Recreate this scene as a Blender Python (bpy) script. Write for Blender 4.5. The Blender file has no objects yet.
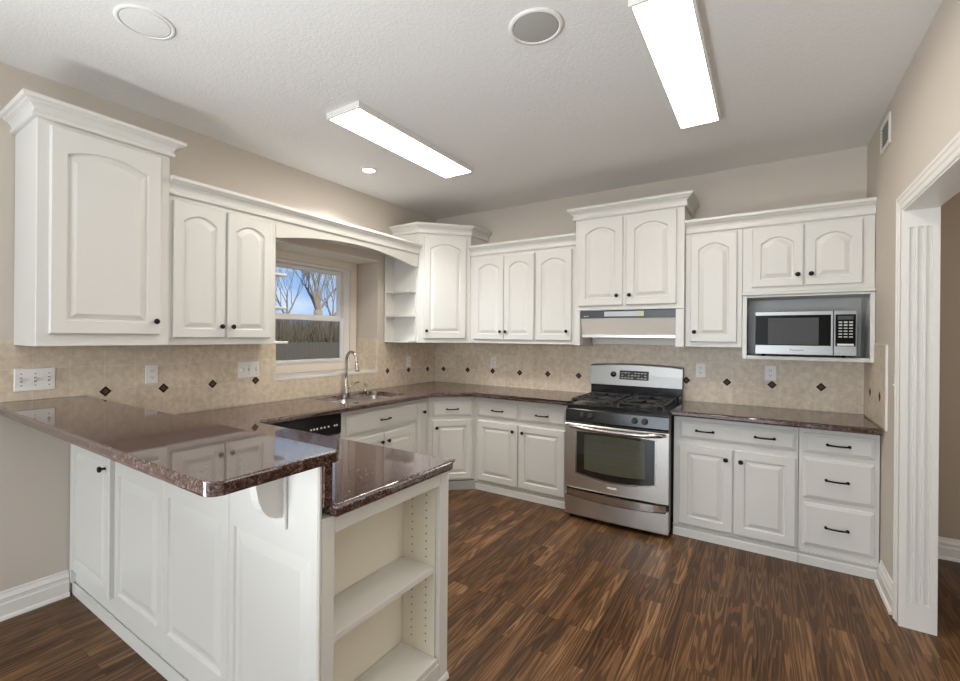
import bpy, bmesh, math, random
from mathutils import Vector, Matrix
random.seed(7)
SC = bpy.context.scene
COL = SC.collection
PI = math.pi

# ---------------------------------------------------------------- camera
H, W = 2.771, 3.718            # ceiling height, room width
cam_d = bpy.data.cameras.new('camera')
cam = bpy.data.objects.new('camera', cam_d); COL.objects.link(cam)
yaw, roll, pitch = 0.5961, 0.0085, 0.0002
cam_d.sensor_fit = 'HORIZONTAL'; cam_d.sensor_width = 36.0
cam_d.lens = 457.06 * 36.0 / 960.0
cam_d.shift_x = (480 - 456.88) / 960.0
cam_d.shift_y = -(340.5 - 336.54) / 960.0
cam_d.clip_start = 0.02; cam_d.clip_end = 200
right = Vector((math.cos(yaw), math.sin(yaw), 0)); fwd = Vector((-math.sin(yaw), math.cos(yaw), 0)); up = Vector((0, 0, 1))
r2 = right * math.cos(roll) + up * math.sin(roll)
u2 = up * math.cos(roll) - right * math.sin(roll)
m = Matrix((r2, u2, -fwd)).transposed().to_4x4()
m.translation = Vector((3.1527, -4.2067, 1.4283))
cam.matrix_world = m
SC.camera = cam

# ---------------------------------------------------------------- world, daylight, exposure
vs = SC.view_settings
vs.view_transform = 'Standard'; vs.look = 'None'; vs.gamma = 1.0; vs.exposure = 0.0
vs.use_curve_mapping = False
SC.cycles.use_denoising = True
SC.cycles.max_bounces = 10; SC.cycles.diffuse_bounces = 6; SC.cycles.glossy_bounces = 5
SC.cycles.transparent_max_bounces = 12
SC.cycles.sample_clamp_indirect = 6.0

world = bpy.data.worlds.new('sky'); SC.world = world; world.use_nodes = True
nt = world.node_tree; nt.nodes.clear()
wo = nt.nodes.new('ShaderNodeOutputWorld'); bg = nt.nodes.new('ShaderNodeBackground')
tc = nt.nodes.new('ShaderNodeTexCoord'); mp = nt.nodes.new('ShaderNodeMapping'); mp.inputs['Scale'].default_value = (3, 3, 7)
ns = nt.nodes.new('ShaderNodeTexNoise'); ns.inputs['Scale'].default_value = 1.3; ns.inputs['Detail'].default_value = 6
cr = nt.nodes.new('ShaderNodeValToRGB')
cr.color_ramp.elements[0].position = .40; cr.color_ramp.elements[0].color = (.30, .50, .85, 1)
cr.color_ramp.elements[1].position = .66; cr.color_ramp.elements[1].color = (.85, .92, 1.0, 1)
nt.links.new(tc.outputs['Generated'], mp.inputs['Vector']); nt.links.new(mp.outputs[0], ns.inputs['Vector'])
nt.links.new(ns.outputs['Fac'], cr.inputs['Fac']); nt.links.new(cr.outputs['Color'], bg.inputs['Color'])
bg.inputs['Strength'].default_value = 1.15
nt.links.new(bg.outputs[0], wo.inputs['Surface'])

def area(name, loc, rot, sx, sy, watts, color):
    l = bpy.data.lights.new(name, 'AREA'); l.shape = 'RECTANGLE'; l.size = sx; l.size_y = sy
    l.energy = watts; l.color = color
    o = bpy.data.objects.new(name, l); o.location = loc; o.rotation_euler = rot; COL.objects.link(o)
    return o
sun_d = bpy.data.lights.new('sun', 'SUN'); sun_d.energy = 6.0; sun_d.angle = 0.02; sun_d.color = (1, .95, .86)
sun = bpy.data.objects.new('sun', sun_d); sun.rotation_euler = (math.radians(14), math.radians(48), 0); COL.objects.link(sun)
# lamp for daylight at glazed doors behind the camera, and an added hall fill
REAR = -9.4
area('daylight_patio', (1.85, REAR + .06, 1.35), (math.radians(90), 0, 0), 3.2, 2.1, 165, (.84, .93, 1.0))
area('hall_fill', (5.6, -2.0, 1.6), (0, math.radians(90), 0), 1.6, 2.2, 22, (1.0, .95, .88))  # added lamp to light the hall; its wall has no window
# added fill lamp near the floor behind the camera, aimed up to brighten the ceiling
fl = area('ceiling_fill', (1.3, -5.4, .3), Vector((.44, .35, .83)).to_track_quat('-Z', 'Y').to_euler(), .9, .9, 57, (.92, .97, 1.0))
fl.data.spread = math.radians(112)
FIX_WATT, FIX_COL = 19.5, (1.0, .925, .82)

# ---------------------------------------------------------------- materials
def srgb(r, g, b):
    f = lambda c: (c / 12.92 if c <= .04045 else ((c + .055) / 1.055) ** 2.4)
    return (f(r / 255), f(g / 255), f(b / 255), 1)
def mat(name, color=(.8, .8, .8, 1), rough=.5, metal=0., spec=.5):
    mt = bpy.data.materials.new(name); mt.use_nodes = True
    b = mt.node_tree.nodes['Principled BSDF']
    b.inputs['Base Color'].default_value = color; b.inputs['Roughness'].default_value = rough
    b.inputs['Metallic'].default_value = metal; b.inputs['Specular IOR Level'].default_value = spec
    return mt
def N(mt, kind, **kw):
    n = mt.node_tree.nodes.new(kind)
    for k, v in kw.items():
        if k in n.inputs: n.inputs[k].default_value = v
        else: setattr(n, k, v)
    return n
def L(mt, a, b): mt.node_tree.links.new(a, b)
def BS(mt): return mt.node_tree.nodes['Principled BSDF']
def pos(mt, scale=(1, 1, 1), loc=(0, 0, 0), rot=(0, 0, 0)):
    g = N(mt, 'ShaderNodeNewGeometry'); mp = N(mt, 'ShaderNodeMapping')
    mp.inputs['Scale'].default_value = scale; mp.inputs['Location'].default_value = loc; mp.inputs['Rotation'].default_value = rot
    L(mt, g.outputs['Position'], mp.inputs['Vector']); return mp.outputs['Vector']
def ramp(mt, fac, stops):
    r = N(mt, 'ShaderNodeValToRGB'); e = r.color_ramp.elements
    while len(e) < len(stops): e.new(.5)
    for i, (p, c) in enumerate(stops): e[i].position = p; e[i].color = c
    L(mt, fac, r.inputs['Fac']); return r.outputs['Color']
def mix(mt, fac, a, b, mode='MIX'):
    n = N(mt, 'ShaderNodeMix'); n.data_type = 'RGBA'; n.blend_type = mode
    for idx, v in ((0, fac), (6, a), (7, b)):
        if hasattr(v, 'node'): L(mt, v, n.inputs[idx])
        else: n.inputs[idx].default_value = v
    return n.outputs[2]
def bump(mt, h, strength, dist):
    b = N(mt, 'ShaderNodeBump'); b.inputs['Strength'].default_value = strength; b.inputs['Distance'].default_value = dist
    L(mt, h, b.inputs['Height']); L(mt, b.outputs[0], BS(mt).inputs['Normal'])

M = {}
M['white'] = mat('white_cabinet_paint', (.72, .71, .675, 1), .32)
M['white_in'] = mat('cream_cabinet_interior', (.78, .74, .62, 1), .45)
M['trim'] = mat('white_trim_paint', (.80, .78, .74, 1), .35)
M['wall'] = mat('greige_wall_paint', srgb(205, 196, 185), .7, spec=.25)
nz = N(M['wall'], 'ShaderNodeTexNoise', Scale=160.0, Detail=3.0); L(M['wall'], pos(M['wall']), nz.inputs['Vector']); bump(M['wall'], nz.outputs['Fac'], .12, .004)
M['hall'] = mat('tan_hall_paint', srgb(178, 162, 143), .7, spec=.25)
M['ceil'] = mat('textured_ceiling_paint', srgb(234, 233, 231), .85, spec=.15)
nz = N(M['ceil'], 'ShaderNodeTexNoise', Scale=85.0, Detail=4.0, Roughness=.6); L(M['ceil'], pos(M['ceil']), nz.inputs['Vector'])
bump(M['ceil'], ramp(M['ceil'], nz.outputs['Fac'], [(.42, (0, 0, 0, 1)), (.6, (1, 1, 1, 1))]), .22, .005)
M['bronze'] = mat('dark_bronze', (.018, .014, .012, 1), .35, .7)
M['steel'] = mat('brushed_stainless', (.64, .615, .58, 1), .33, 1.0)
M['steel_dark'] = mat('dark_brushed_stainless', (.34, .335, .325, 1), .34, 1.0)
M['steel_satin'] = mat('satin_hood_steel', (.74, .70, .65, 1), .5, .25)
M['steel_smooth'] = mat('polished_stainless', (.60, .58, .55, 1), .20, 1.0)
M['nickel'] = mat('brushed_nickel', (.48, .45, .40, 1), .25, 1.0)
M['black'] = mat('black_enamel', (.012, .012, .013, 1), .18)
M['iron'] = mat('cast_iron', (.035, .035, .036, 1), .42)
M['blackglass'] = mat('black_oven_glass', (.010, .011, .010, 1), .03, spec=.9)
M['greymesh'] = mat('grey_microwave_screen', (.075, .075, .078, 1), .4, spec=.2)
M['darkglass'] = mat('black_microwave_glass', (.010, .010, .010, 1), .15, spec=.06)
M['oven_tint'] = mat('oven_pane_reflection_tint', (.080, .084, .055, 1), .10, spec=.7)  # olive colour puts the glass's greenish reflection into the pane
M['plate'] = mat('white_plastic', (.84, .83, .80, 1), .35)
M['slot'] = mat('dark_slots', (.06, .055, .05, 1), .6)
M['button'] = mat('pale_grey_print', (.55, .55, .54, 1), .5)
M['bluegrey'] = mat('blue_grey_hood_panel', (.05, .06, .07, 1), .3)
M['label'] = mat('silver_label', (.42, .44, .45, 1), .4, .4)
M['yellow'] = mat('yellow_sticker', (.65, .62, .16, 1), .5)
M['speaker'] = mat('grey_speaker_mesh', (.40, .40, .37, 1), .7)
M['bark'] = mat('grey_bark', (.20, .165, .135, 1), .9)
M['brush'] = mat('bare_brush', (.34, .28, .20, 1), .95)
M['fence'] = mat('weathered_fence', (.20, .185, .165, 1), .9)
M['grass'] = mat('dormant_lawn', (.16, .15, .07, 1), .95)
M['vinyl'] = mat('white_vinyl', (.82, .82, .82, 1), .4)
M['wood_sill'] = mat('cream_window_casing', (.79, .72, .64, 1), .4)

def emit(name, color, s):
    mt = bpy.data.materials.new(name); mt.use_nodes = True; t = mt.node_tree; t.nodes.clear()
    e = t.nodes.new('ShaderNodeEmission'); e.inputs['Color'].default_value = color; e.inputs['Strength'].default_value = s
    o = t.nodes.new('ShaderNodeOutputMaterial'); t.links.new(e.outputs[0], o.inputs['Surface']); return mt
M['lamp'] = emit('glowing_diffuser', (*FIX_COL, 1), FIX_WATT)
M['can'] = emit('glowing_can_bulb', (1, .95, .88, 1), 30)

def glass(name, tint):
    mt = bpy.data.materials.new(name); mt.use_nodes = True; t = mt.node_tree; t.nodes.clear()
    tr = t.nodes.new('ShaderNodeBsdfTransparent'); tr.inputs['Color'].default_value = tint
    gl = t.nodes.new('ShaderNodeBsdfGlossy'); gl.inputs['Roughness'].default_value = .02
    fr = t.nodes.new('ShaderNodeFresnel'); fr.inputs['IOR'].default_value = 1.25
    mx = t.nodes.new('ShaderNodeMixShader'); o = t.nodes.new('ShaderNodeOutputMaterial')
    t.links.new(fr.outputs[0], mx.inputs[0]); t.links.new(tr.outputs[0], mx.inputs[1]); t.links.new(gl.outputs[0], mx.inputs[2])
    t.links.new(mx.outputs[0], o.inputs['Surface']); return mt
M['glass'] = glass('clear_window_glass', (.97, .98, .98, 1))
M['screen'] = glass('window_glass_behind_insect_screen', (.60, .60, .59, 1))

# granite: dark ground with reddish brown, grey and pink grains
g = M['granite'] = mat('brown_red_granite', (.1, .06, .05, 1), .045)
BS(g).inputs['IOR'].default_value = 1.95
v1 = N(g, 'ShaderNodeTexVoronoi', Scale=150.0); v2 = N(g, 'ShaderNodeTexVoronoi', Scale=260.0); n1 = N(g, 'ShaderNodeTexNoise', Scale=60.0, Detail=6.0, Roughness=.7)
for n in (v1, v2, n1): L(g, pos(g), n.inputs['Vector'])
sep = N(g, 'ShaderNodeSeparateColor'); L(g, v1.outputs['Color'], sep.inputs[0])
c1 = ramp(g, sep.outputs[0], [(0, (.010, .007, .006, 1)), (.35, (.050, .021, .017, 1)), (.6, (.095, .042, .033, 1)), (.8, (.14, .082, .068, 1)), (1, (.25, .195, .18, 1))])
sep2 = N(g, 'ShaderNodeSeparateColor'); L(g, v2.outputs['Color'], sep2.inputs[0])
c2 = ramp(g, sep2.outputs[1], [(.0, (.006, .005, .005, 1)), (.5, (.065, .029, .023, 1)), (1, (.16, .11, .095, 1))])
c3 = mix(g, ramp(g, n1.outputs['Fac'], [(.40, (0, 0, 0, 1)), (.58, (1, 1, 1, 1))]), c1, c2)
L(g, c3, BS(g).inputs['Base Color'])

# backsplash stone tile, 6 inch squares
def tile_mat(name, axis, u0, z0=1.088, s=.1555):
    t = mat(name, (.6, .5, .4, 1), .35, spec=.4)
    geo = N(t, 'ShaderNodeNewGeometry'); sp = N(t, 'ShaderNodeSeparateXYZ'); L(t, geo.outputs['Position'], sp.inputs[0])
    def lin(o, off):
        mm = N(t, 'ShaderNodeMath'); mm.operation = 'SUBTRACT'; L(t, o, mm.inputs[0]); mm.inputs[1].default_value = off - 40 * s
        return mm.outputs[0]
    cb = N(t, 'ShaderNodeCombineXYZ'); L(t, lin(sp.outputs[axis], u0), cb.inputs[0]); L(t, lin(sp.outputs[2], z0), cb.inputs[1])
    br = N(t, 'ShaderNodeTexBrick'); br.offset = 0; br.squash = 1
    br.inputs['Scale'].default_value = 1; br.inputs['Brick Width'].default_value = s; br.inputs['Row Height'].default_value = s
    br.inputs['Mortar Size'].default_value = .0018; br.inputs['Mortar Smooth'].default_value = .2; br.inputs['Bias'].default_value = 0
    br.inputs['Color1'].default_value = srgb(226, 212, 193); br.inputs['Color2'].default_value = srgb(218, 203, 182); br.inputs['Mortar'].default_value = srgb(230, 221, 206)
    L(t, cb.outputs[0], br.inputs['Vector'])
    nn = N(t, 'ShaderNodeTexNoise', Scale=26.0, Detail=8.0, Roughness=.72); L(t, pos(t), nn.inputs['Vector'])
    sh = ramp(t, nn.outputs['Fac'], [(.3, (.74, .73, .71, 1)), (.7, (1.10, 1.09, 1.07, 1))])
    L(t, mix(t, 1.0, br.outputs['Color'], sh, 'MULTIPLY'), BS(t).inputs['Base Color'])
    inv = N(t, 'ShaderNodeMath'); inv.operation = 'SUBTRACT'; inv.inputs[0].default_value = 1; L(t, br.outputs['Fac'], inv.inputs[1])
    bump(t, inv.outputs[0], .25, .002)
    return t
M['tileL'] = tile_mat('travertine_tile_left', 1, -2.859)
M['tileB'] = tile_mat('travertine_tile_back', 0, .126, 1.078)
M['tileA'] = tile_mat('travertine_tile_alcove', 0, 0)
M['diamond'] = mat('dark_metal_accent_tile', (.032, .015, .010, 1), .55, 0, spec=.2)
M['diamond2'] = mat('bronze_accent_relief', (.10, .062, .042, 1), .5, 0, spec=.2)

# dark-stained strip oak, planks run along y
f = M['floor'] = mat('dark_stained_oak', (.1, .05, .03, 1), .36, spec=.26)
geo = N(f, 'ShaderNodeNewGeometry'); sp = N(f, 'ShaderNodeSeparateXYZ'); L(f, geo.outputs['Position'], sp.inputs[0])
cb = N(f, 'ShaderNodeCombineXYZ')
ax = N(f, 'ShaderNodeMath'); ax.operation = 'ADD'; L(f, sp.outputs[1], ax.inputs[0]); ax.inputs[1].default_value = 20
ay = N(f, 'ShaderNodeMath'); ay.operation = 'ADD'; L(f, sp.outputs[0], ay.inputs[0]); ay.inputs[1].default_value = 20
L(f, ax.outputs[0], cb.inputs[0]); L(f, ay.outputs[0], cb.inputs[1])
br = N(f, 'ShaderNodeTexBrick'); br.offset = .37; br.offset_frequency = 3; br.squash = 1
for k, v in (('Scale', 1), ('Brick Width', .72), ('Row Height', .0585), ('Mortar Size', .0007), ('Mortar Smooth', .3), ('Bias', 0)): br.inputs[k].default_value = v
br.inputs['Color1'].default_value = (0, 0, 0, 1); br.inputs['Color2'].default_value = (1, 1, 1, 1); br.inputs['Mortar'].default_value = (.2, .2, .2, 1)
L(f, cb.outputs[0], br.inputs['Vector'])
# each board shifts the grain by its own amount
off = N(f, 'ShaderNodeVectorMath'); off.operation = 'MULTIPLY_ADD'
L(f, br.outputs['Color'], off.inputs[0]); off.inputs[1].default_value = (7.3, 13.1, 5.7); L(f, pos(f, (1, 1, 1)), off.inputs[2])
mg = N(f, 'ShaderNodeMapping'); mg.inputs['Scale'].default_value = (15, .8, 1); L(f, off.outputs[0], mg.inputs['Vector'])
nw = N(f, 'ShaderNodeTexNoise', Scale=1.0, Detail=1.5, Distortion=.3); L(f, mg.outputs[0], nw.inputs['Vector'])
rings = N(f, 'ShaderNodeMath'); rings.operation = 'MULTIPLY'; L(f, nw.outputs['Fac'], rings.inputs[0]); rings.inputs[1].default_value = 70.0
sn = N(f, 'ShaderNodeMath'); sn.operation = 'SINE'; L(f, rings.outputs[0], sn.inputs[0])
mg2 = N(f, 'ShaderNodeMapping'); mg2.inputs['Scale'].default_value = (230, 5, 1); L(f, off.outputs[0], mg2.inputs['Vector'])
nf = N(f, 'ShaderNodeTexNoise', Scale=1.0, Detail=5.0, Roughness=.7); L(f, mg2.outputs[0], nf.inputs['Vector'])
base = ramp(f, br.outputs['Color'], [(0, (.105, .050, .021, 1)), (.35, (.150, .074, .031, 1)), (.7, (.190, .098, .042, 1)), (1, (.275, .152, .070, 1))])
grain = ramp(f, sn.outputs[0], [(.0, (.22, .19, .17, 1)), (.20, (.62, .58, .55, 1)), (.42, (1.0, .98, .96, 1)), (1, (1.12, 1.09, 1.05, 1))])
fine = ramp(f, nf.outputs['Fac'], [(.34, (.50, .47, .45, 1)), (.58, (1.12, 1.10, 1.08, 1))])
mort = ramp(f, br.outputs['Fac'], [(0, (1, 1, 1, 1)), (1, (.35, .33, .32, 1))])
cc = mix(f, 1.0, mix(f, 1.0, mix(f, .62, base, grain, 'MULTIPLY'), fine, 'MULTIPLY'), mort, 'MULTIPLY')
L(f, cc, BS(f).inputs['Base Color'])
bump(f, nf.outputs['Fac'], .06, .002)

# ---------------------------------------------------------------- helpers
class Fr:
    """a run's own axes: s along the front, d out of it, z up"""
    def __init__(self, o=(0, 0), s=(1, 0)):
        n = math.hypot(*s); self.o = o; self.s = (s[0] / n, s[1] / n); self.d = (self.s[1], -self.s[0])
    def __call__(self, s, d, z):
        return Vector((self.o[0] + self.s[0] * s + self.d[0] * d, self.o[1] + self.s[1] * s + self.d[1] * d, z))
    @property
    def rot(self): return math.atan2(self.d[1], self.d[0]) + PI / 2
WORLD = None
BACK = Fr(); LEFT = Fr((0, 0), (0, 1))

class MB:
    def __init__(self, fr=None): self.bm = bmesh.new(); self.fr = fr; self.mi = 0; self.sm = False
    def p(self, a, b, c): return self.fr(a, b, c) if self.fr else Vector((a, b, c))
    def face(self, vs):
        try: fc = self.bm.faces.new(vs)
        except ValueError: return None
        fc.material_index = self.mi; fc.smooth = self.sm; return fc
    def box(self, a0, a1, b0, b1, c0, c1, bev=0, seg=1):
        v = [self.bm.verts.new(self.p(a, b, c)) for c in (c0, c1) for b in (b0, b1) for a in (a0, a1)]
        fs = [self.face([v[i] for i in q]) for q in ((0, 1, 3, 2), (4, 5, 7, 6), (0, 1, 5, 4), (2, 3, 7, 6), (0, 2, 6, 4), (1, 3, 7, 5))]
        if bev:
            es = list({e for fc in fs for e in fc.edges})
            r = bmesh.ops.bevel(self.bm, geom=es, offset=bev, segments=seg, affect='EDGES', profile=.5)
            for fc in r['faces']: fc.material_index = self.mi
        return self
    def loops(self, rings, cap0=False, cap1=True, closed=True):
        vr = [[self.bm.verts.new(self.p(*q)) for q in r] for r in rings]
        for a, b in zip(vr, vr[1:]):
            n = len(a)
            for i in range(n if closed else n - 1): self.face([a[i], a[(i + 1) % n], b[(i + 1) % n], b[i]])
        if cap0: self.face(vr[0])
        if cap1: self.face(vr[-1])
        return self
    def prism(self, poly, z0, z1, bev=0, seg=1, holes=()):
        """poly in plan (a, b), extruded in z, with optional holes"""
        es = []; vall = []
        for pl in [poly] + list(holes):
            v = [self.bm.verts.new(self.p(a, b, z1)) for a, b in pl]; vall.append(v)
            es += [self.bm.edges.new((v[i], v[(i + 1) % len(v)])) for i in range(len(v))]
        if holes:
            r = bmesh.ops.triangle_fill(self.bm, edges=es, use_beauty=True)
            top = [x for x in r['geom'] if isinstance(x, bmesh.types.BMFace)]
        else: top = [self.bm.faces.new(vall[0])]
        for fc in top: fc.material_index = self.mi
        vb = [[self.bm.verts.new(self.p(a, b, z0)) for a, b in pl] for pl in [poly] + list(holes)]
        mp = {a: b for va, vv in zip(vall, vb) for a, b in zip(va, vv)}
        for fc in top: self.face([mp[v] for v in fc.verts])
        for va, vv in zip(vall, vb):
            for i in range(len(va)): self.face([va[i], va[(i + 1) % len(va)], vv[(i + 1) % len(va)], vv[i]])
        if bev:
            eb = [self.bm.edges.get((vall[0][i], vall[0][(i + 1) % len(vall[0])])) for i in range(len(vall[0]))] + \
                 [self.bm.edges.get((vb[0][i], vb[0][(i + 1) % len(vb[0])])) for i in range(len(vb[0]))]
            r = bmesh.ops.bevel(self.bm, geom=[e for e in eb if e], offset=bev, segments=seg, affect='EDGES', profile=.5)
            for fc in r['faces']: fc.material_index = self.mi; fc.smooth = seg > 1
        return self
    def tube(self, pts, r, n=10, caps=True):
        """round tube through points given in the run's axes"""
        P = [self.p(*q) for q in pts]; rr = r if isinstance(r, (list, tuple)) else [r] * len(P)
        T = [(P[min(i + 1, len(P) - 1)] - P[max(i - 1, 0)]).normalized() for i in range(len(P))]
        ref = Vector((0, 0, 1)) if abs(T[0].z) < .9 else Vector((1, 0, 0))
        nrm = T[0].cross(ref).normalized(); rings = []
        for i, q in enumerate(P):
            nrm = (nrm - T[i] * nrm.dot(T[i])).normalized(); bn = T[i].cross(nrm)
            rings.append([self.bm.verts.new(q + (nrm * math.cos(2 * PI * k / n) + bn * math.sin(2 * PI * k / n)) * rr[i]) for k in range(n)])
        for a, b in zip(rings, rings[1:]):
            for k in range(n):
                fc = self.face([a[k], a[(k + 1) % n], b[(k + 1) % n], b[k]])
                if fc: fc.smooth = True
        if caps: self.face(rings[0]); self.face(rings[-1])
        return self
    def lathe(self, prof, c, axis='z', n=20):
        """profile (radius, height) turned about an axis through c, in the run's axes"""
        rings = []
        for r, h in prof:
            ring = []
            for k in range(n):
                x, y = r * math.cos(2 * PI * k / n), r * math.sin(2 * PI * k / n)
                q = {'z': (c[0] + x, c[1] + y, c[2] + h), 'd': (c[0] + x, c[1] + h, c[2] + y), 's': (c[0] + h, c[1] + x, c[2] + y)}[axis]
                ring.append(self.bm.verts.new(self.p(*q)))
            rings.append(ring)
        for a, b in zip(rings, rings[1:]):
            for k in range(n):
                fc = self.face([a[k], a[(k + 1) % n], b[(k + 1) % n], b[k]])
                if fc: fc.smooth = True
        self.face(rings[0]); self.face(rings[-1]); return self
    def sweep(self, path, prof):
        """prof (out, z) carried along a plan path with mitred corners; out is to the right of travel"""
        n = len(path); off = []
        for i in range(n):
            ds = []
            if i > 0: ds.append((Vector(path[i]) - Vector(path[i - 1])).normalized())
            if i < n - 1: ds.append((Vector(path[i + 1]) - Vector(path[i])).normalized())
            nr = [Vector((d.y, -d.x)) for d in ds]
            m_ = sum(nr, Vector((0, 0))); m_.normalize(); off.append(m_ / max(.3, m_.dot(nr[0])))
        rings = [[(path[i][0] + off[i].x * o, path[i][1] + off[i].y * o, z) for o, z in prof] for i in range(n)]
        return self.loops(rings, cap0=True, cap1=True)
    def door(self, s0, s1, z0, z1, d, t=.022, side=.052, top=None, bot=None, rise=0, n=12, bevel=.028, rec=.0115):
        top = side if top is None else top; bot = side if bot is None else bot
        def rect(i, dd):
            return [(s0 + i, dd, z0 + i), (s1 - i, dd, z0 + i)] + [((s1 - i) + (s0 - s1 + 2 * i) * k / n, dd, z1 - i) for k in range(n + 1)]
        def arch(i, dd):
            a0, a1, zb, ap = s0 + side + i, s1 - side - i, z0 + bot + i, z1 - top - i
            c, hw = (a0 + a1) / 2, (a1 - a0) / 2; out = [(a0, dd, zb), (a1, dd, zb)]
            for k in range(n + 1):
                x = a1 + (a0 - a1) * k / n; out.append((x, dd, ap - rise + rise * (1 - ((x - c) / hw) ** 2)))
            return out
        rings = [rect(0, d), rect(0, d + t - .005), rect(.005, d + t), arch(0, d + t), arch(.005, d + t - rec), arch(.012, d + t - rec), arch(bevel + .010, d + t - .001)]
        return self.loops(rings, cap0=True, cap1=True)
    def drawer(self, s0, s1, z0, z1, d, t=.02):
        def rect(i, dd): return [(s0 + i, dd, z0 + i), (s1 - i, dd, z0 + i), (s1 - i, dd, z1 - i), (s0 + i, dd, z1 - i)]
        return self.loops([rect(0, d), rect(0, d + t - .009), rect(.004, d + t - .006), rect(.014, d + t - .003), rect(.018, d + t)], cap0=True, cap1=True)
    def build(self, name, mats, parent=None):
        if not isinstance(mats, (list, tuple)): mats = [mats]
        bmesh.ops.recalc_face_normals(self.bm, faces=self.bm.faces)
        me = bpy.data.meshes.new(name)
        for mt in mats: me.materials.append(mt)
        o = bpy.data.objects.new(name, me); COL.objects.link(o)
        if parent is not None:
            w = wloc(parent); bmesh.ops.translate(self.bm, verts=self.bm.verts, vec=-w); o.parent = parent
        self.bm.to_mesh(me); self.bm.free(); return o
def wloc(o):
    v = Vector((0, 0, 0))
    while o is not None: v = v + o.location; o = o.parent
    return v
def tag(o, label, cat, group=None):
    o['label'] = label; o['category'] = cat
    if group: o['group'] = group
    return o
def thing(name, loc, label, cat, group=None):
    o = bpy.data.objects.new(name, None); o.empty_display_size = .1; COL.objects.link(o); o.location = loc
    return tag(o, label, cat, group)
def struct(o): o['kind'] = 'structure'; return o
def inst(name, me, parent, world, rot=0.):
    o = bpy.data.objects.new(name, me); COL.objects.link(o)
    o.location = Vector(world) - (wloc(parent) if parent else Vector((0, 0, 0))); o.rotation_euler = (0, 0, rot)
    if parent: o.parent = parent
    return o
def mesh_only(mb, name, mats):
    o = mb.build(name, mats); me = o.data; bpy.data.objects.remove(o); return me

mb = MB(BACK); mb.lathe([(.007, 0), (.006, .010), (.006, .016), (.013, .020), (.0155, .026), (.012, .032), (.004, .034)], (0, 0, 0), 'd', 16)
KNOB = mesh_only(mb, 'knob', M['bronze'])
mb = MB(BACK)
mb.tube([(-.052 + .104 * k / 12, .012 + .018 * math.sin(PI * k / 12) ** .6, 0) for k in range(13)], [.0055 if 0 < k < 12 else .007 for k in range(13)], 8)
for s in (-1, 1): mb.lathe([(.009, 0), (.006, .004), (.006, .014), (.008, .017), (.003, .020)], (.052 * s, 0, 0), 'd', 10)
PULL = mesh_only(mb, 'handle', M['bronze'])
def knob(fr, s, d, z, par): return inst('knob', KNOB, par, fr(s, d, z), fr.rot)
def pull(fr, s, d, z, par): return inst('handle', PULL, par, fr(s, d, z), fr.rot)

# ---------------------------------------------------------------- structure
def slab(name, mt, *boxes, parent=None):
    mb = MB()
    for b in boxes: mb.box(*b)
    o = mb.build(name, mt, parent)
    return struct(o) if parent is None else o
slab('floor', M['floor'], (-.4, 5.9, REAR - .2, .3, -.12, 0))
slab('ceiling', M['ceil'], (-.4, 5.9, REAR - .2, .3, H, H + .15))
AY0, AY1, AZ0, AZ1 = -2.065, -.945, 1.072, 2.165      # window alcove
wl = slab('wall_left', M['wall'], (-.4, 0, REAR - .2, AY0, 0, H), (-.4, 0, AY1, .3, 0, H), (-.4, 0, AY0, AY1, 0, AZ0), (-.4, 0, AY0, AY1, AZ1, H))
wb = slab('wall_back', M['wall'], (0, W, 0, .3, 0, H))
OY0, OY1, OZ = -3.0, -1.05, 2.09                       # cased opening in the right wall
WT = .114
wr = slab('wall_right', M['wall'], (W, W + WT, OY1, .3, 0, H), (W, W + WT, OY0, OY1, OZ, H), (W, W + WT, REAR - .2, OY0, 0, H))
slab('wall_hall_back', M['hall'], (W + WT, 5.9, .08, .3, 0, H))
slab('wall_hall_right', M['hall'], (5.75, 5.9, REAR - .2, .08, 0, H))
slab('wall_rear', M['wall'], (0, .3, REAR - .2, REAR, 0, H), (3.4, W, REAR - .2, REAR, 0, H), (.3, 3.4, REAR - .2, REAR, 2.35, H), (W + WT, 5.75, REAR - .2, REAR, 0, H))
# rear glazed patio doors (behind the camera)
d1 = MB()
for x in (.3, 1.33, 2.36, 3.34): d1.box(x, x + .06, REAR - .12, REAR - .04, 0, 2.35)
d1.box(.3, 3.4, REAR - .12, REAR - .04, 0, .09).box(.3, 3.4, REAR - .12, REAR - .04, 2.27, 2.35)
d1 = struct(d1.build('door_1', M['vinyl']))
for x in (.36, 1.39, 2.42):
    MB().box(x, x + .97 if x < 2 else 3.34, REAR - .085, REAR - .079, .09, 2.27).build('pane', M['glass'], d1)

# baseboards
BBP = [(0, 0), (.017, 0), (.017, .075), (.013, .082), (.013, .098), (.016, .103), (.011, .112), (.006, .122), (.004, .135), (0, .137)]
SHOE = [(0, 0), (.030, 0), (.029, .008), (.024, .016), (.017, .019), (0, .019)]
def baseboard(name, path, mt=M['trim']):
    struct(MB().sweep(path, BBP).sweep(path, SHOE).build(name, mt))
baseboard('baseboard_left', [(0, REAR), (0, -3.325)])
baseboard('baseboard_right', [(W, -.575), (W, -.968)])
baseboard('baseboard_right_front', [(W, -3.08), (W, REAR)])
baseboard('baseboard_hall', [(W + WT, .08), (5.75, .08)])

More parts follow.
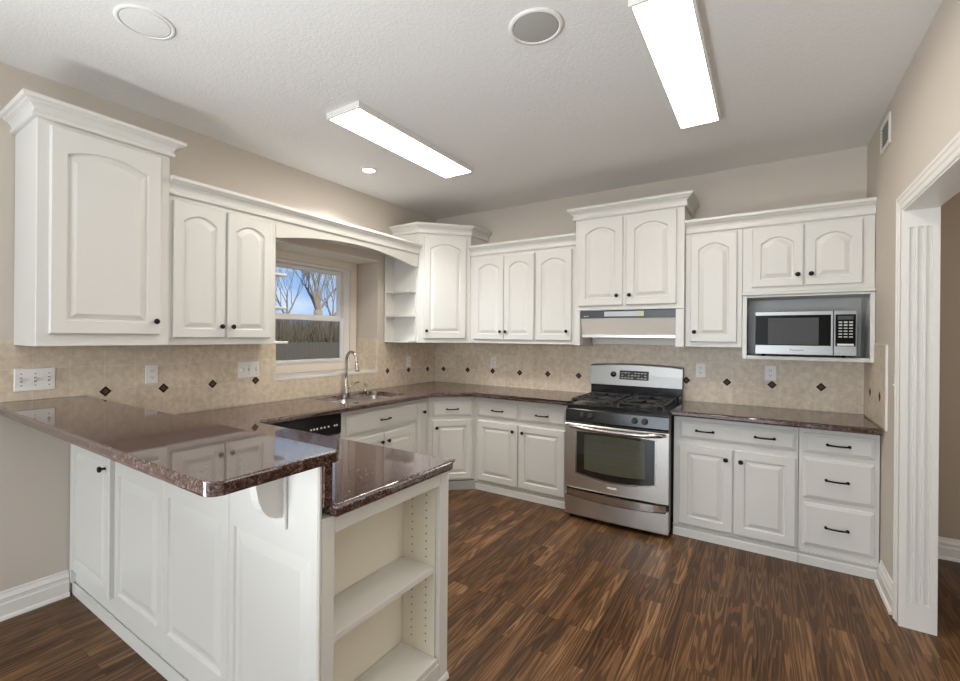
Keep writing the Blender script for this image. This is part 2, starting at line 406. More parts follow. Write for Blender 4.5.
# cased opening: fluted jamb, soffit, casing on the kitchen face
def fluted(mb, x0, x1, z1):
    # jamb lining on the back side of the opening, flutes cut in its face
    y = OY1; d = .018
    n = 3; w = x1 - x0; xs = [x0, x0 + w * .26]
    prof = [(x0, y - d)]
    fw = .0105
    for k in range(n):
        c = x0 + w * (.29 + .22 * k)
        prof += [(c - fw, y - d), (c - fw * .9, y - d + .012), (c + fw * .9, y - d + .012), (c + fw, y - d)]
    prof += [(x1, y - d), (x1, y), (x0, y)]
    mb.prism(prof, .13, z1 - .1)
    mb.box(x0, x1, y - d, y, 0, .13).box(x0, x1, y - d, y, z1 - .1, z1)
mb = MB(); fluted(mb, W - .012, W + WT + .012, OZ)
mb.box(W - .006, W + WT + .006, OY0, OY1 - .018, OZ - .016, OZ).box(W - .006, W + WT + .006, OY0, OY0 + .016, 0, OZ - .016)
struct(mb.build('trim_1', M['trim']))
CAS = [(0, 0), (.009, .0), (.012, .006), (.012, .026), (.016, .032), (.016, .052), (.020, .058), (.020, .070), (0, .070)]
mb = MB()
def casing(mb, x, sgn):
    # (out, across) profile mitred round the opening
    pts = [(OY1 - .010, 0.0), (OY1 - .010, OZ - .008), (OY0 + .008, OZ - .008), (OY0 + .008, 0.0)]
    dirs = [(1, 0), (1, 1), (-1, 1), (-1, 0)]
    rings = [[(x + sgn * o, p[0] + a * d[0], p[1] + a * d[1]) for o, a in CAS] for p, d in zip(pts, dirs)]
    mb.loops(rings, cap0=True, cap1=True)
casing(mb, W, -1)
struct(mb.build('trim_2', M['trim']))
mb = MB(); casing(mb, W + WT, 1); struct(mb.build('trim_3', M['trim']))

# window in its alcove
WX = -.28
win = thing('window_1', (WX, -1.5, 1.08), 'double-hung white kitchen window', 'window'); del win['label']; del win['category']; struct(win)
gy0, gy1 = -1.99, -1.205
def frame4(mb, x0, x1, y0, y1, z0, z1, l, r, b, t, bev=.003):
    mb.box(x0, x1, y0, y0 + l, z0, z1, bev).box(x0, x1, y1 - r, y1, z0, z1, bev)
    return mb.box(x0, x1, y0 + l, y1 - r, z0, z0 + b, bev).box(x0, x1, y0 + l, y1 - r, z1 - t, z1, bev)
frame4(MB(), WX - .06, WX, AY0 + .0005, AY1 - .0085, 1.0965, 2.1525, .03, .085, .075, .07).build('casing', M['wood_sill'], win)
fy0, fy1, fz0, fz1 = AY0 + .031, AY1 - .094, 1.172, 2.082
frame4(MB(), WX - .10, WX - .012, fy0, fy1, fz0, fz1, .03, .07, .012, .028).build('frame', M['vinyl'], win)
def sash(z0, z1, x, gm, rail0, rail1):
    y0, y1 = fy0 + .0305, fy1 - .0705
    o = frame4(MB(), x - .03, x, y0, y1, z0, z1, .032, .040, rail0, rail1).build('sash', M['vinyl'], win)
    MB().box(x - .018, x - .012, y0 + .032, y1 - .040, z0 + rail0, z1 - rail1).build('pane', M[gm], o)
sash(1.578, 2.053, WX - .055, 'glass', .04, .035)
sash(1.185, 1.60, WX - .018, 'screen', .025, .035)
struct(MB().box(-.28, .012, AY0 - .006, AY1 + .006, 1.072, 1.096, .004).build('trim_4', M['trim']))   # stool of the alcove
struct(MB().box(WX - .06, .0005, AY0, AY1, AZ1 - .012, AZ1 - .0005).build('trim_5', M['trim']))        # white alcove soffit

# backsplashes, with the diamond accents set in them
def diamonds(mb, fr, pts, d):
    for s, z in pts:
        for k, (r, o) in enumerate(((.031, .0015), (.016, .003))):
            mb.mi = 1 + k
            mb.loops([[(s, d, z - r), (s + r, d, z), (s, d, z + r), (s - r, d, z)], [(s, d + o, z - r * .93), (s + r * .93, d + o, z), (s, d + o, z + r * .93), (s - r * .93, d + o, z)]])
        mb.mi = 0
mb = MB(LEFT)
mb.box(-3.72, -3.30, 0, .008, 1.082, 1.392).box(-3.30, AY0, 0, .008, .914, 1.392).box(AY1, 0, 0, .008, .914, 1.392).box(AY0, AY1, 0, .008, .914, 1.072)
diamonds(mb, LEFT, [(-3.165, 1.096), (-2.859, 1.088), (-2.551, 1.089), (-2.233, 1.090), (-.804, 1.078), (-.479, 1.070), (-.151, 1.063)], .008)
struct(mb.build('wall_left_tile', [M['tileL'], M['diamond'], M['diamond2']]))
struct(MB().box(-.279, 0, AY1 - .008, AY1, 1.096, 1.392).box(-.279, .0, AY1 - .010, AY1, 1.392, 1.400).build('wall_alcove_tile', M['tileA']))
mb = MB(BACK); mb.box(.008, W, 0, .008, .914, 1.42)
diamonds(mb, BACK, [(.126, 1.060), (.449, 1.065), (.763, 1.068), (1.078, 1.066), (1.381, 1.070), (1.691, 1.070), (2.603, 1.083), (2.893, 1.085), (3.187, 1.084), (3.478, 1.086)], .008)
struct(mb.build('wall_back_tile', [M['tileB'], M['diamond'], M['diamond2']]))
RIGHT = Fr((W, 0), (0, -1))    # s runs towards the camera, d into the room
mb = MB(RIGHT); mb.box(.008, .70, 0, .008, .914, 1.40); diamonds(mb, RIGHT, [(.236, 1.090), (.540, 1.092)], .008)
mb.mi = 3; mb.box(.70, .712, 0, .010, .914, 1.406).box(.008, .712, 0, .010, 1.40, 1.408)
struct(mb.build('wall_right_tile', [M['tileL'], M['diamond'], M['diamond2'], M['trim']]))

# ---------------------------------------------------------------- upper cabinets
ZU, ZT, ZH = 1.366, 2.235, 2.44
def crown_prof(z, h=.098, o=.055):
    k = [(0, 0), (.013, 0), (.018, .05), (.018, .20), (.013, .25), (.013, .38), (.017, .48), (.026, .60), (.040, .68), (.042, .74), (.053, .78), (.056, .84), (.056, 1.0), (0, 1.0)]
    return [(a * o / .056, z + b * h) for a, b in k]
def crown(path, z, par, h=.098, o=.055):
    return MB().sweep(path, crown_prof(z, h, o)).build('crown_moulding', M['white'], par)
# sweep keeps 'out' on the right of travel: left wall runs are walked towards +y, back wall runs towards +x
UP = 'upper wall cabinets'
def door_part(fr, par, s0, s1, z0, z1, d, kn=None, rise=.045, **kw):
    kw.setdefault('top', .066); o = MB(fr).door(s0, s1, z0, z1, d, rise=rise, **kw).build('door', M['white'], par)
    if kn: knob(fr, kn[0], d + kw.get('t', .02) - .001, kn[1], o)
    return o

c = thing('wall_cabinet', (.18, -3.27, ZU), 'tall deep white wall cabinet with one wide arched door, nearest on the window wall', 'cabinet', UP)
MB(LEFT).box(-3.553, -2.985, 0.002, .355, ZU, ZH + .01, .002).build('body', M['white'], c)
door_part(LEFT, c, -3.508, -3.035, 1.425, 2.405, .355, (-3.062, 1.497), .040, side=.062, top=.078)
crown([(0, -3.553), (.355, -3.553), (.355, -2.985), (.002, -2.985)], ZH - .012, c, .085, .062)

c = thing('wall_cabinet', (.17, -2.63, ZU), 'white two-door wall cabinet left of the window', 'cabinet', UP)
MB(LEFT).box(-2.983, -2.292, .002, .33, ZU, ZT, .002).build('body', M['white'], c)
door_part(LEFT, c, -2.958, -2.657, 1.408, 2.196, .33, (-2.685, 1.478))
door_part(LEFT, c, -2.640, -2.336, 1.408, 2.196, .33, (-2.612, 1.478))
crown([(.33, -2.984), (.33, -2.292)], ZT - .01, c)

v = thing('window_valance', (.32, -1.5, 2.1), 'white arched valance board spanning above the sink window', 'valance')
mb = MB(LEFT); n = 24; y0, y1 = -2.292, -.728
zz = lambda y: 2.106 + .078 * (1 - ((y + 1.545) / .72) ** 2) if -2.265 < y < -.825 else 2.106
ys = [y0, -2.265] + [-2.2649 + 1.4398 * k / n for k in range(n + 1)] + [-.825, y1]
mb.loops([[(y, dd, zz(y)) for y in ys] + [(y1, dd, ZT), (y0, dd, ZT)] for dd in (.308, .33)], cap0=True)
mb.build('board', M['white'], v)
crown([(.33, -2.2915), (.33, -.728)], ZT - .01, v)
MB(LEFT).box(y0 + .001, y1 - .001, .010, .307, ZT + .001, ZT + .018).build('top_board', M['white'], v)

def open_shelves(y0, y1, label):
    c = thing('corner_shelf', (.16, (y0 + y1) / 2, ZU), label, 'shelf', 'open shelves beside the window')
    inner = y1 if y0 < -2 else y0          # the edge towards the window
    MB(LEFT).box(y0, y1, .009, .026, ZU, ZT - .001, .002).build('side_panel', M['white'], c)
    for z, dd in ((ZU, .328), (1.612, .31), (1.848, .31)):
        mb = MB(LEFT)
        mb.box(y0, y1, .027, dd, z, z + .018, .004)
        mb.build('shelf', M['white'], c)
    back = (y0, y0 + .010) if y0 < -2 else (y1 - .010, y1)
    MB(LEFT).box(back[0], back[1], .027, .307, ZU + .019, ZT - .001).build('back_panel', M['white'], c)
    return c
open_shelves(-.860, -.728, 'small open white shelves right of the window against the corner cabinet')
open_shelves(-2.291, -2.185, 'open white shelves on the window side of the two-door cabinet, only the tips showing')

P0, P1 = (.335, -.725), (.682, -.335)
c = thing('wall_cabinet', (.3, -.3, ZU), 'tall diagonal white wall cabinet with one door in the corner of the room', 'cabinet', UP)
MB().prism([(.002, -.7255), P0, P1, (.682, -.009), (.002, -.009)], ZU, ZH + .01).build('body', M['white'], c)
DU = Fr(P0, (P1[0] - P0[0], P1[1] - P0[1])); LU = math.hypot(P1[0] - P0[0], P1[1] - P0[1])
door_part(DU, c, .048, LU - .048, 1.408, 2.405, 0, (.075, 1.482), .05, side=.06)
crown([(.002, -.7255), P0, P1, (.682, -.009)], ZH - .005, c, .095, .06)

c = thing('wall_cabinet', (1.03, -.17, ZU), 'white two-door wall cabinet right of the diagonal corner cabinet', 'cabinet', UP)
MB(BACK).box(.684, 1.388, .009, .33, ZU, ZT, .002).build('body', M['white'], c)
door_part(BACK, c, .735, 1.066, 1.402, 2.205, .33, (1.042, 1.478))
door_part(BACK, c, 1.073, 1.382, 1.402, 2.205, .33, (1.100, 1.478))
crown([(.684, -.33), (1.3885, -.33)], ZT - .005, c)
c = thing('wall_cabinet', (1.59, -.17, ZU), 'narrow white single-door wall cabinet just left of the hood cabinet', 'cabinet', UP)
MB(BACK).box(1.389, 1.783, .009, .33, ZU, ZT, .002).build('body', M['white'], c)
door_part(BACK, c, 1.400, 1.738, 1.402, 2.205, .33, (1.700, 1.482))
crown([(1.3885, -.33), (1.783, -.33)], ZT - .005, c)

DH = .385
c = thing('wall_cabinet', (2.21, -.19, ZU), 'taller white two-door cabinet above the range hood', 'cabinet', UP)
mb = MB(BACK)
mb.box(1.785, 2.633, .009, DH, 1.657, ZH + .01, .002)
mb.build('body', M['white'], c)
MB(BACK).box(1.785, 1.829, .009, DH, ZU - .004, 1.656, .002).build('side_panel', M['white'], c)
MB(BACK).box(2.574, 2.633, .009, DH, ZU - .004, 1.656, .002).build('side_panel', M['white'], c)
door_part(BACK, c, 1.818, 2.183, 1.694, 2.412, DH, (2.142, 1.772), .05, side=.06)
door_part(BACK, c, 2.210, 2.580, 1.694, 2.412, DH, (2.240, 1.772), .05, side=.06)
crown([(1.785, -.009), (1.785, -DH), (2.633, -DH), (2.633, -.009)], ZH - .012, c, .095, .06)

c = thing('wall_cabinet', (2.82, -.17, ZU), 'white single-door wall cabinet between the hood and the microwave niche', 'cabinet', UP)
MB(BACK).box(2.635, 3.003, .009, .33, ZU, ZT, .002).build('body', M['white'], c)
door_part(BACK, c, 2.670, 2.972, 1.403, 2.205, .33, (2.700, 1.478))
crown([(2.635, -.33), (3.0045, -.33)], ZT - .012, c)
c = thing('microwave_cabinet', (3.35, -.17, 1.285), 'white two-door wall cabinet with an open niche holding the microwave', 'cabinet', UP)
MB(BACK).box(3.004, 3.716, .009, .33, 1.76, ZT, .002).build('body', M['white'], c)
door_part(BACK, c, 3.060, 3.353, 1.793, 2.205, .33, (3.322, 1.868))
door_part(BACK, c, 3.362, 3.655, 1.793, 2.205, .33, (3.394, 1.868))
crown([(3.0045, -.33), (3.716, -.33)], ZT - .012, c)
mb = MB(BACK)
mb.box(3.006, 3.034, .009, .355, 1.286, 1.735, .002).box(3.691, 3.716, .009, .355, 1.286, 1.735, .002)
mb.box(3.034, 3.691, .009, .355, 1.286, 1.312, .002).box(3.034, 3.691, .009, .355, 1.722, 1.735)
mb.box(3.034, 3.691, .009, .014, 1.312, 1.722).box(3.034, 3.691, .014, .022, 1.66, 1.668)
mb.box(3.000, 3.716, .009, .372, 1.736, 1.759, .004)
mb.build('niche', M['white'], c)

# ---------------------------------------------------------------- range hood
h = thing('range_hood', (2.2, -.2, 1.43), 'stainless under-cabinet range hood with a dark control band', 'hood')
MB(BACK).box(1.831, 2.572, .009, .372, 1.592, 1.655, .002).build('housing', M['steel'], h)
MB(BACK).box(1.831, 2.572, .372, .382, 1.594, 1.653, .001).build('control_band', M['bluegrey'], h)
cbp = MB(BACK).box(2.035, 2.345, .382, .3835, 1.604, 1.645, .0004)
cbp.mi = 1; cbp.box(2.30, 2.332, .3835, .3842, 1.608, 1.628)
cbp.build('label_plate', [M['label'], M['yellow']], h)
for s in (1.862, 1.885): MB(BACK).box(s, s + .016, .382, .386, 1.604, 1.612).build('switch', M['button'], h)
mb = MB(BACK)
mb.loops([[(s, .33, 1.591), (s, .376, 1.591), (s, .330, 1.455), (s, .330, 1.432), (s, .05, 1.432), (s, .05, 1.591)] for s in (1.833, 2.570)], cap0=True)
mb.build('canopy', M['steel_satin'], h)
MB(BACK).box(1.833, 2.570, .331, .345, 1.428, 1.456, .003).build('front_lip', M['steel'], h)
MB(BACK).box(1.833, 2.570, .009, .06, 1.37, 1.428, .002).build('rear_baffle', M['steel_satin'], h)

# ---------------------------------------------------------------- microwave
mw = thing('microwave', (3.35, -.2, 1.312), 'stainless and black countertop microwave sitting in the cabinet niche', 'microwave')
mx0, mx1, mz0, mz1 = 3.083, 3.625, 1.325, 1.618
MB(BACK).box(mx0 + .004, mx1 - .004, .04, .37, mz0, mz1, .004).build('case', M['black'], mw)
for s in (mx0 + .05, mx1 - .06):
    for d in (.07, .33): MB(BACK).lathe([(.012, 0), (.012, .014)], (s, d, 1.3125), 'z', 10).build('foot', M['black'], mw)
xd = 3.508
dr = MB(BACK).box(mx0, xd, .371, .388, mz0, mz1, .003).build('door', M['steel_dark'], mw)
MB(BACK).box(mx0 + .003, xd - .012, .388, .3895, mz0 + .062, mz1 - .026).build('window', M['darkglass'], dr)
MB(BACK).box(mx0 + .075, xd - .075, .3895, .390, mz0 + .068, mz1 - .045).build('screen', M['greymesh'], dr)
tx = bpy.data.curves.new('lettering', 'FONT'); tx.body = 'Panasonic'; tx.size = .019; tx.align_x = 'CENTER'; tx.extrude = .0004
to = bpy.data.objects.new('lettering', tx); COL.objects.link(to)
me = bpy.data.meshes.new_from_object(to.evaluated_get(bpy.context.evaluated_depsgraph_get()))
bpy.data.objects.remove(to); to = bpy.data.objects.new('lettering', me); COL.objects.link(to); me.materials.clear(); me.materials.append(M['black'])
to.rotation_euler = (PI / 2, 0, 0); to.parent = dr; to.location = Vector((3.318, -.3892, mz0 + .026)) - wloc(dr)
pn = MB(BACK).box(xd + .002, mx1, .371, .388, mz0, mz1, .003).build('control_panel', M['steel_dark'], mw)
MB(BACK).box(xd + .010, mx1 - .006, .388, .3892, mz0 + .062, mz1 - .026).build('keypad', M['darkglass'], pn)
mb = MB(BACK); mb.box(xd + .022, mx1 - .018, .3892, .390, mz1 - .060, mz1 - .036)
mb.build('display', M['greymesh'], pn)
for r in range(6):
    for q in range(3):
        s = xd + .026 + q * .026; z = mz1 - .082 - r * .0185
        MB(BACK).box(s, s + .018, .3892, .3899, z, z + (.010 if r < 2 else .007)).build('button', M['button'], pn)
MB(BACK).box(xd + .020, mx1 - .016, .3892, .3899, mz0 + .066, mz0 + .078).build('button', M['plate'], pn)

# ---------------------------------------------------------------- base cabinets
ZB, ZC = .085, .874
FB = .545      # face of the back run
TOE = lambda d: [(0, 0), (d + .004, 0), (d + .004, .052), (d + .001, .058), (d + .001, .066), (d + .008, .074), (d + .010, .084), (0, .084)]
LO = 'base cabinets'
def toe(fr, par, s0, s1, d):
    MB(fr).loops([[(s, max(dd, .02), z) for dd, z in [(d - .03, 0), (d + .006, 0), (d + .006, .050), (d + .002, .056), (d + .002, .064), (d + .010, .074), (d + .012, .084), (d - .03, .084)]] for s in (s0, s1)], cap0=True).build('base_moulding', M['white'], par)
def drawer_part(fr, par, s0, s1, z0, z1, d, pulls):
    o = MB(fr).drawer(s0, s1, z0, z1, d).build('drawer', M['white'], par)
    for s in pulls: pull(fr, s, d + .0195, (z0 + z1) / 2, o)
    return o
def base_door(fr, par, s0, s1, z0, z1, d, kn):
    o = MB(fr).door(s0, s1, z0, z1, d, side=.055).build('door', M['white'], par)
    knob(fr, kn[0], d + .019, kn[1], o); return o

LF = .568      # face of the run under the window
c = thing('sink_cabinet', (.3, -1.47, 0), 'white sink base cabinet with a wide false drawer over two doors', 'cabinet', LO)
MB(LEFT).box(-1.908, -1.032, .02, LF, ZB, .655, .002).build('body', M['white'], c)
MB(LEFT).box(-1.908, -1.032, LF - .03, LF, .656, ZC, .002).build('face_frame', M['white'], c)
toe(LEFT, c, -1.908, -1.032, LF)
drawer_part(LEFT, c, -1.860, -1.045, .675, .835, LF, [-1.452])
base_door(LEFT, c, -1.860, -1.468, .10, .640, LF, (-1.500, .575))
base_door(LEFT, c, -1.460, -1.062, .10, .640, LF, (-1.425, .575))
c = thing('pullout_cabinet', (.3, -.94, 0), 'very narrow white pull-out with a black knob beside the sink cabinet', 'cabinet', LO)
MB(LEFT).box(-1.030, -.862, .02, LF, ZB, ZC, .002).build('body', M['white'], c)
toe(LEFT, c, -1.030, -.862, LF)
o = MB(LEFT).drawer(-1.012, -.890, .10, .838, LF, .014).build('door', M['white'], c); knob(LEFT, -.952, LF + .013, .745, o)

Q0, Q1 = (LF, -.850), (.880, -FB)
DB = Fr(Q0, (Q1[0] - Q0[0], Q1[1] - Q0[1])); LB = math.hypot(Q1[0] - Q0[0], Q1[1] - Q0[1])
c = thing('corner_base_cabinet', (.45, -.4, 0), 'diagonal white corner base cabinet with one drawer above one door', 'cabinet', LO)
MB().prism([(.02, -.860), (LF, -.860), Q0, Q1, (.880, -.02), (.02, -.02)], ZB, ZC).build('body', M['white'], c)
toe(DB, c, -.002, LB + .002, 0)
drawer_part(DB, c, .035, LB - .028, .688, .822, 0, [LB / 2])
base_door(DB, c, .035, LB - .028, .10, .652, 0, (.072, .585))

c = thing('base_cabinet', (1.35, -.3, 0), 'white base cabinet left of the range with two drawers above two doors', 'cabinet', LO)
MB(BACK).box(.882, 1.818, .02, FB, ZB, ZC, .002).build('body', M['white'], c)
toe(BACK, c, .882, 1.818, FB)
drawer_part(BACK, c, .925, 1.332, .690, .822, FB, [1.135])
drawer_part(BACK, c, 1.350, 1.772, .690, .822, FB, [1.566])
base_door(BACK, c, .925, 1.335, .098, .650, FB, (1.296, .590))
base_door(BACK, c, 1.347, 1.772, .098, .650, FB, (1.390, .590))

c = thing('base_cabinet', (2.96, -.3, 0), 'white base cabinet right of the range with one wide drawer above two doors', 'cabinet', LO)
MB(BACK).box(2.594, 3.325, .02, FB, ZB, ZC, .002).build('body', M['white'], c)
toe(BACK, c, 2.594, 3.325, FB)
drawer_part(BACK, c, 2.632, 3.312, .714, .838, FB, [2.795, 3.145])
base_door(BACK, c, 2.632, 2.966, .098, .668, FB, (2.925, .598))
base_door(BACK, c, 2.976, 3.312, .098, .668, FB, (3.012, .598))
c = thing('drawer_cabinet', (3.51, -.3, 0), 'white three-drawer base cabinet at the right end by the doorway', 'cabinet', LO)
MB(BACK).box(3.327, 3.714, .02, FB, ZB, ZC, .002).build('body', M['white'], c)
toe(BACK, c, 3.327, 3.714, FB)
drawer_part(BACK, c, 3.350, 3.690, .714, .838, FB, [3.520])
drawer_part(BACK, c, 3.350, 3.690, .428, .684, FB, [3.515])
drawer_part(BACK, c, 3.350, 3.690, .130, .396, FB, [3.515])

# dishwasher
dw = thing('dishwasher', (.3, -2.21, 0), 'dishwasher with a black control panel under the counter beside the peninsula', 'dishwasher')
MB(LEFT).box(-2.512, -1.912, .03, .555, .09, ZC - .004).build('tub', M['black'], dw)
MB(LEFT).box(-2.510, -1.914, .556, .582, .11, .715, .004).build('door', M['steel'], dw)
cp = MB(LEFT).box(-2.510, -1.914, .556, .586, .720, .866, .005).build('control_panel', M['black'], dw)
for s in (-2.19, -2.165, -2.14, -2.105, -2.075, -2.04, -1.985, -1.965): MB(LEFT).box(s, s + .014, .586, .5872, .776, .788).build('button', M['plate'], cp)
MB(LEFT).box(-2.510, -1.914, .50, .54, 0, .10).build('toe_kick', M['black'], dw)
# ---------------------------------------------------------------- peninsula
PY = -3.310
FRONT = Fr((0, PY), (1, 0))
p = thing('peninsula', (1.0, -3.0, 0), 'white panelled peninsula under the raised granite bar', 'peninsula')
MB().box(.02, 1.745, -3.265, -2.668, .0, ZC).build('body', M['white'], p)
MB().box(.004, 2.052, PY + .012, -3.2985, 0, 1.043).build('pony_panel', M['white'], p)
MB(LEFT).box(-2.667, -2.515, .02, LF, 0, ZC, .002).build('corner_filler', M['white'], p)
mb = MB(FRONT)
for s0, s1, st in ((.566, 1.062, .045), (1.062, 1.566, .045), (1.569, 2.052, .030)):
    o = MB(FRONT).door(s0, s1, .07, 1.042, -.0118, t=.0118, side=st, top=.288, bot=.115, rec=.009, bevel=.045).build('raised_panel', M['white'], p)
MB(FRONT).box(.006, .030, -.0118, .012, 0.07, 1.042).build('stile', M['white'], p)
d_ = MB(FRONT).door(.032, .548, .150, .868, -.0118, t=.030, side=.05, top=.07, bot=.05).build('door', M['white'], p)
knob(FRONT, .505, .017, .775, d_)
MB(FRONT).sweep([(0.004, 0), (2.052, 0)], [(0, 0), (.014, 0), (.014, .052), (.008, .062), (0, .066)]) .build('base_moulding', M['white'], p)
def corbel(x, par):
    a = MB().box(x - .034, x + .034, PY - .010, PY, .815, 1.043, .002)
    prof = [(PY - .010, 1.042), (PY - .110, 1.042), (PY - .108, 1.01), (PY - .100, .965), (PY - .092, .925), (PY - .078, .892), (PY - .056, .868), (PY - .032, .856), (PY - .010, .853)]
    a.loops([[(xx, y, z) for y, z in prof] for xx in (x - .020, x + .020)], cap0=True)
    return a.build('corbel', M['white'], par)
corbel(1.872, p)

# open bookcase in the peninsula's end
b = thing('bookcase', (1.9, -2.95, 0), 'open white end bookcase of the peninsula with peg holes and two shelves', 'bookcase')
EY0, EY1 = -3.297, -2.636
END = Fr((2.05, 0), (0, 1))
MB().box(1.748, 1.858, EY0 + .001, EY1, .0, ZC).build('back_panel', M['white_in'], b)
sp_ = MB(); sp_.box(1.859, 2.030, EY0 + .001, EY0 + .040, 0, ZC); sp_.build('side_panel', M['white_in'], b)
sp_ = MB(); sp_.box(1.859, 2.030, -2.700, EY1, 0, ZC)
sp_.mi = 1
for x in (1.910, 1.985):
    for k in range(21):
        z = .16 + k * .032
        if abs(z - .468) > .02: sp_.lathe([(.0034, 0), (.0034, .0008)], (x, -2.7008, z), 'd', 6)
sp_.build('side_panel', [M['white_in'], M['slot']], b)
mb = MB(); mb.box(2.031, 2.052, EY0 + .001, -3.247, 0, ZC, .0015); mb.build('stile', M['white'], b)
mb = MB(); mb.box(2.031, 2.052, -2.694, EY1, 0, ZC, .0015); mb.build('stile', M['white'], b)
MB().box(2.031, 2.052, -3.2465, -2.6945, .818, ZC, .0015).build('top_rail', M['white'], b)
MB().box(2.031, 2.052, -3.2465, -2.6945, 0, .088, .0015).build('bottom_rail', M['white'], b)
for z in (.089, .458):
    MB().box(1.860, 2.029 if z > .2 else 2.05, -3.2455, -2.7015, z, z + .024, .002).build('shelf', M['white'], b)
MB().sweep([(2.052, EY0 + .001), (2.052, EY1)], [(0, 0), (.010, 0), (.009, .010), (.004, .022), (0, .024)]).build('base_shoe', M['white'], b)

# ---------------------------------------------------------------- countertops
def arc(cx, cy, r, a0, a1, n=6): return [(cx + r * math.cos(math.radians(a0 + (a1 - a0) * k / n)), cy + r * math.sin(math.radians(a0 + (a1 - a0) * k / n))) for k in range(n + 1)]
CE = .640
outer = [(.009, -.009), (.009, -3.266)] + [(2.080, -3.266)] + arc(2.050, -2.656, .030, 0, 90) + [(.685, -2.626), (.645, -2.590)] + [(.645, -.885), (.910, -CE), (1.822, -CE), (1.822, -.009)]
SY0, SY1, SX0, SX1 = -1.815, -1.105, .115, .520
def rrect(x0, x1, y0, y1, r):
    return arc(x1 - r, y1 - r, r, 0, 90, 4) + arc(x0 + r, y1 - r, r, 90, 180, 4) + arc(x0 + r, y0 + r, r, 180, 270, 4) + arc(x1 - r, y0 + r, r, 270, 360, 4)
mb = MB(); mb.prism(outer, .874, .914, .012, 3, holes=[rrect(SX0, SX1, SY0, SY1, .05)])
ct = tag(mb.build('countertop', M['granite']), 'brown granite worktop running from the peninsula past the sink to the range', 'countertop')
MB().box(.009, 2.062, -3.2975, -3.2665, .9145, 1.0435).build('riser', M['granite'], ct)
mb = MB(); mb.prism([(2.592, -.009), (2.592, -CE), (3.708, -CE), (3.708, -.009)], .874, .914, .012, 3)
tag(mb.build('countertop', M['granite']), 'short brown granite worktop right of the range', 'countertop')
bar = [(.004, -3.250), (.004, -3.640)] + arc(2.044, -3.610, .038, -90, 0, 12) + arc(2.062, -3.270, .020, 0, 90, 4)
mb = MB(); mb.prism(bar, 1.044, 1.081, .009, 3)
tag(mb.build('bar_top', M['granite']), 'raised brown granite breakfast bar top of the peninsula', 'countertop')

# ---------------------------------------------------------------- sink, faucet
sk = thing('sink', (.32, -1.46, .70), 'stainless double-bowl sink set under the granite below the window', 'sink')
def bowl(x0, x1, y0, y1, par):
    mb = MB(); zt = .8735
    rings = [[(x, y, zt) for x, y in rrect(x0 - .012, x1 + .012, y0 - .012, y1 + .012, .05)],
             [(x, y, zt) for x, y in rrect(x0, x1, y0, y1, .045)],
             [(x, y, zt - .17) for x, y in rrect(x0 + .012, x1 - .012, y0 + .012, y1 - .012, .045)],
             [(x, y, zt - .185) for x, y in rrect(x0 + .035, x1 - .035, y0 + .035, y1 - .035, .04)]]
    mb.sm = True
    mb.loops(rings, cap1=True)
    o = mb.build('bowl', M['steel'], par)
    MB().lathe([(.042, 0), (.042, .003), (.030, .004), (.028, .001), (.003, .001)], ((x0 + x1) / 2, (y0 + y1) / 2, zt - .1845), 'z', 18).build('drain', M['steel_smooth'], o)
bowl(SX0 + .004, SX1 - .004, SY0 + .004, -1.465, sk)
bowl(SX0 + .004, SX1 - .004, -1.435, SY1 - .004, sk)
fc = thing('faucet', (.065, -1.40, .914), 'tall brushed nickel gooseneck faucet behind the sink', 'faucet')
MB().lathe([(.030, 0), (.030, .006), (.021, .014), (.019, .09), (.016, .12), (.014, .14)], (.065, -1.40, .9145), 'z', 18).build('base', M['nickel'], fc)
pts = [(.065, -1.40, .99), (.065, -1.40, 1.10), (.065, -1.40, 1.19)] + [(.065 + .058 * (1 - math.cos(t)), -1.40 + .006 * (1 - math.cos(t)), 1.20 + .085 * math.sin(t)) for t in [PI * k / 12 for k in range(1, 13)]] + [(.182, -1.388, 1.178)]
MB().tube(pts, .0125, 12).build('spout', M['nickel'], fc)
MB().tube([(.182, -1.388, 1.185), (.185, -1.388, 1.165), (.190, -1.388, 1.13), (.192, -1.388, 1.115)], [.014, .017, .017, .020], 12).build('spray_head', M['nickel'], fc)
MB().tube([(.075, -1.385, .965), (.085, -1.36, .985), (.090, -1.31, 1.005), (.090, -1.275, 1.008)], [.012, .009, .008, .007], 10).build('lever', M['nickel'], fc)
sd = thing('soap_dispenser', (.07, -1.17, .914), 'small nickel soap dispenser right of the faucet', 'soap dispenser')
MB().lathe([(.017, 0), (.017, .006), (.010, .010), (.009, .055), (.013, .060), (.013, .078), (.004, .082)], (.07, -1.17, .9145), 'z', 14).build('body', M['nickel'], sd)
MB().tube([(.07, -1.17, .985), (.10, -1.185, .990), (.125, -1.195, .980)], .006, 8).build('spout', M['nickel'], sd)

# ---------------------------------------------------------------- range
rg = thing('gas_range', (2.205, -.38, 0), 'stainless gas range with black cooktop and oven window', 'range')
R0, R1, RF = 1.828, 2.584, .700
MB(BACK).box(R0, R1, .012, RF - .035, .035, .888, .003).build('body', M['black'], rg)
for s in (R0 + .04, R1 - .04):
    for d in (.08, .58): MB(BACK).lathe([(.02, 0), (.02, .034)], (s, d, 0), 'z', 10).build('foot', M['black'], rg)
def bowfront(z0, z1, d, bow, s0=R0, s1=R1, dback=RF - .034, n=16, bev=0):
    ring = lambda z, e: [(s0 + (s1 - s0) * k / n, d + bow * (1 - (2 * k / n - 1) ** 2) - e, z) for k in range(n + 1)] + [(s1, dback, z), (s0, dback, z)]
    return [ring(z0, .004), ring(z0 + .006, 0), ring(z1 - .006, 0), ring(z1, .004)]
MB(BACK).loops(bowfront(.036, .196, RF, .012), cap0=True).build('drawer', M['steel'], rg)
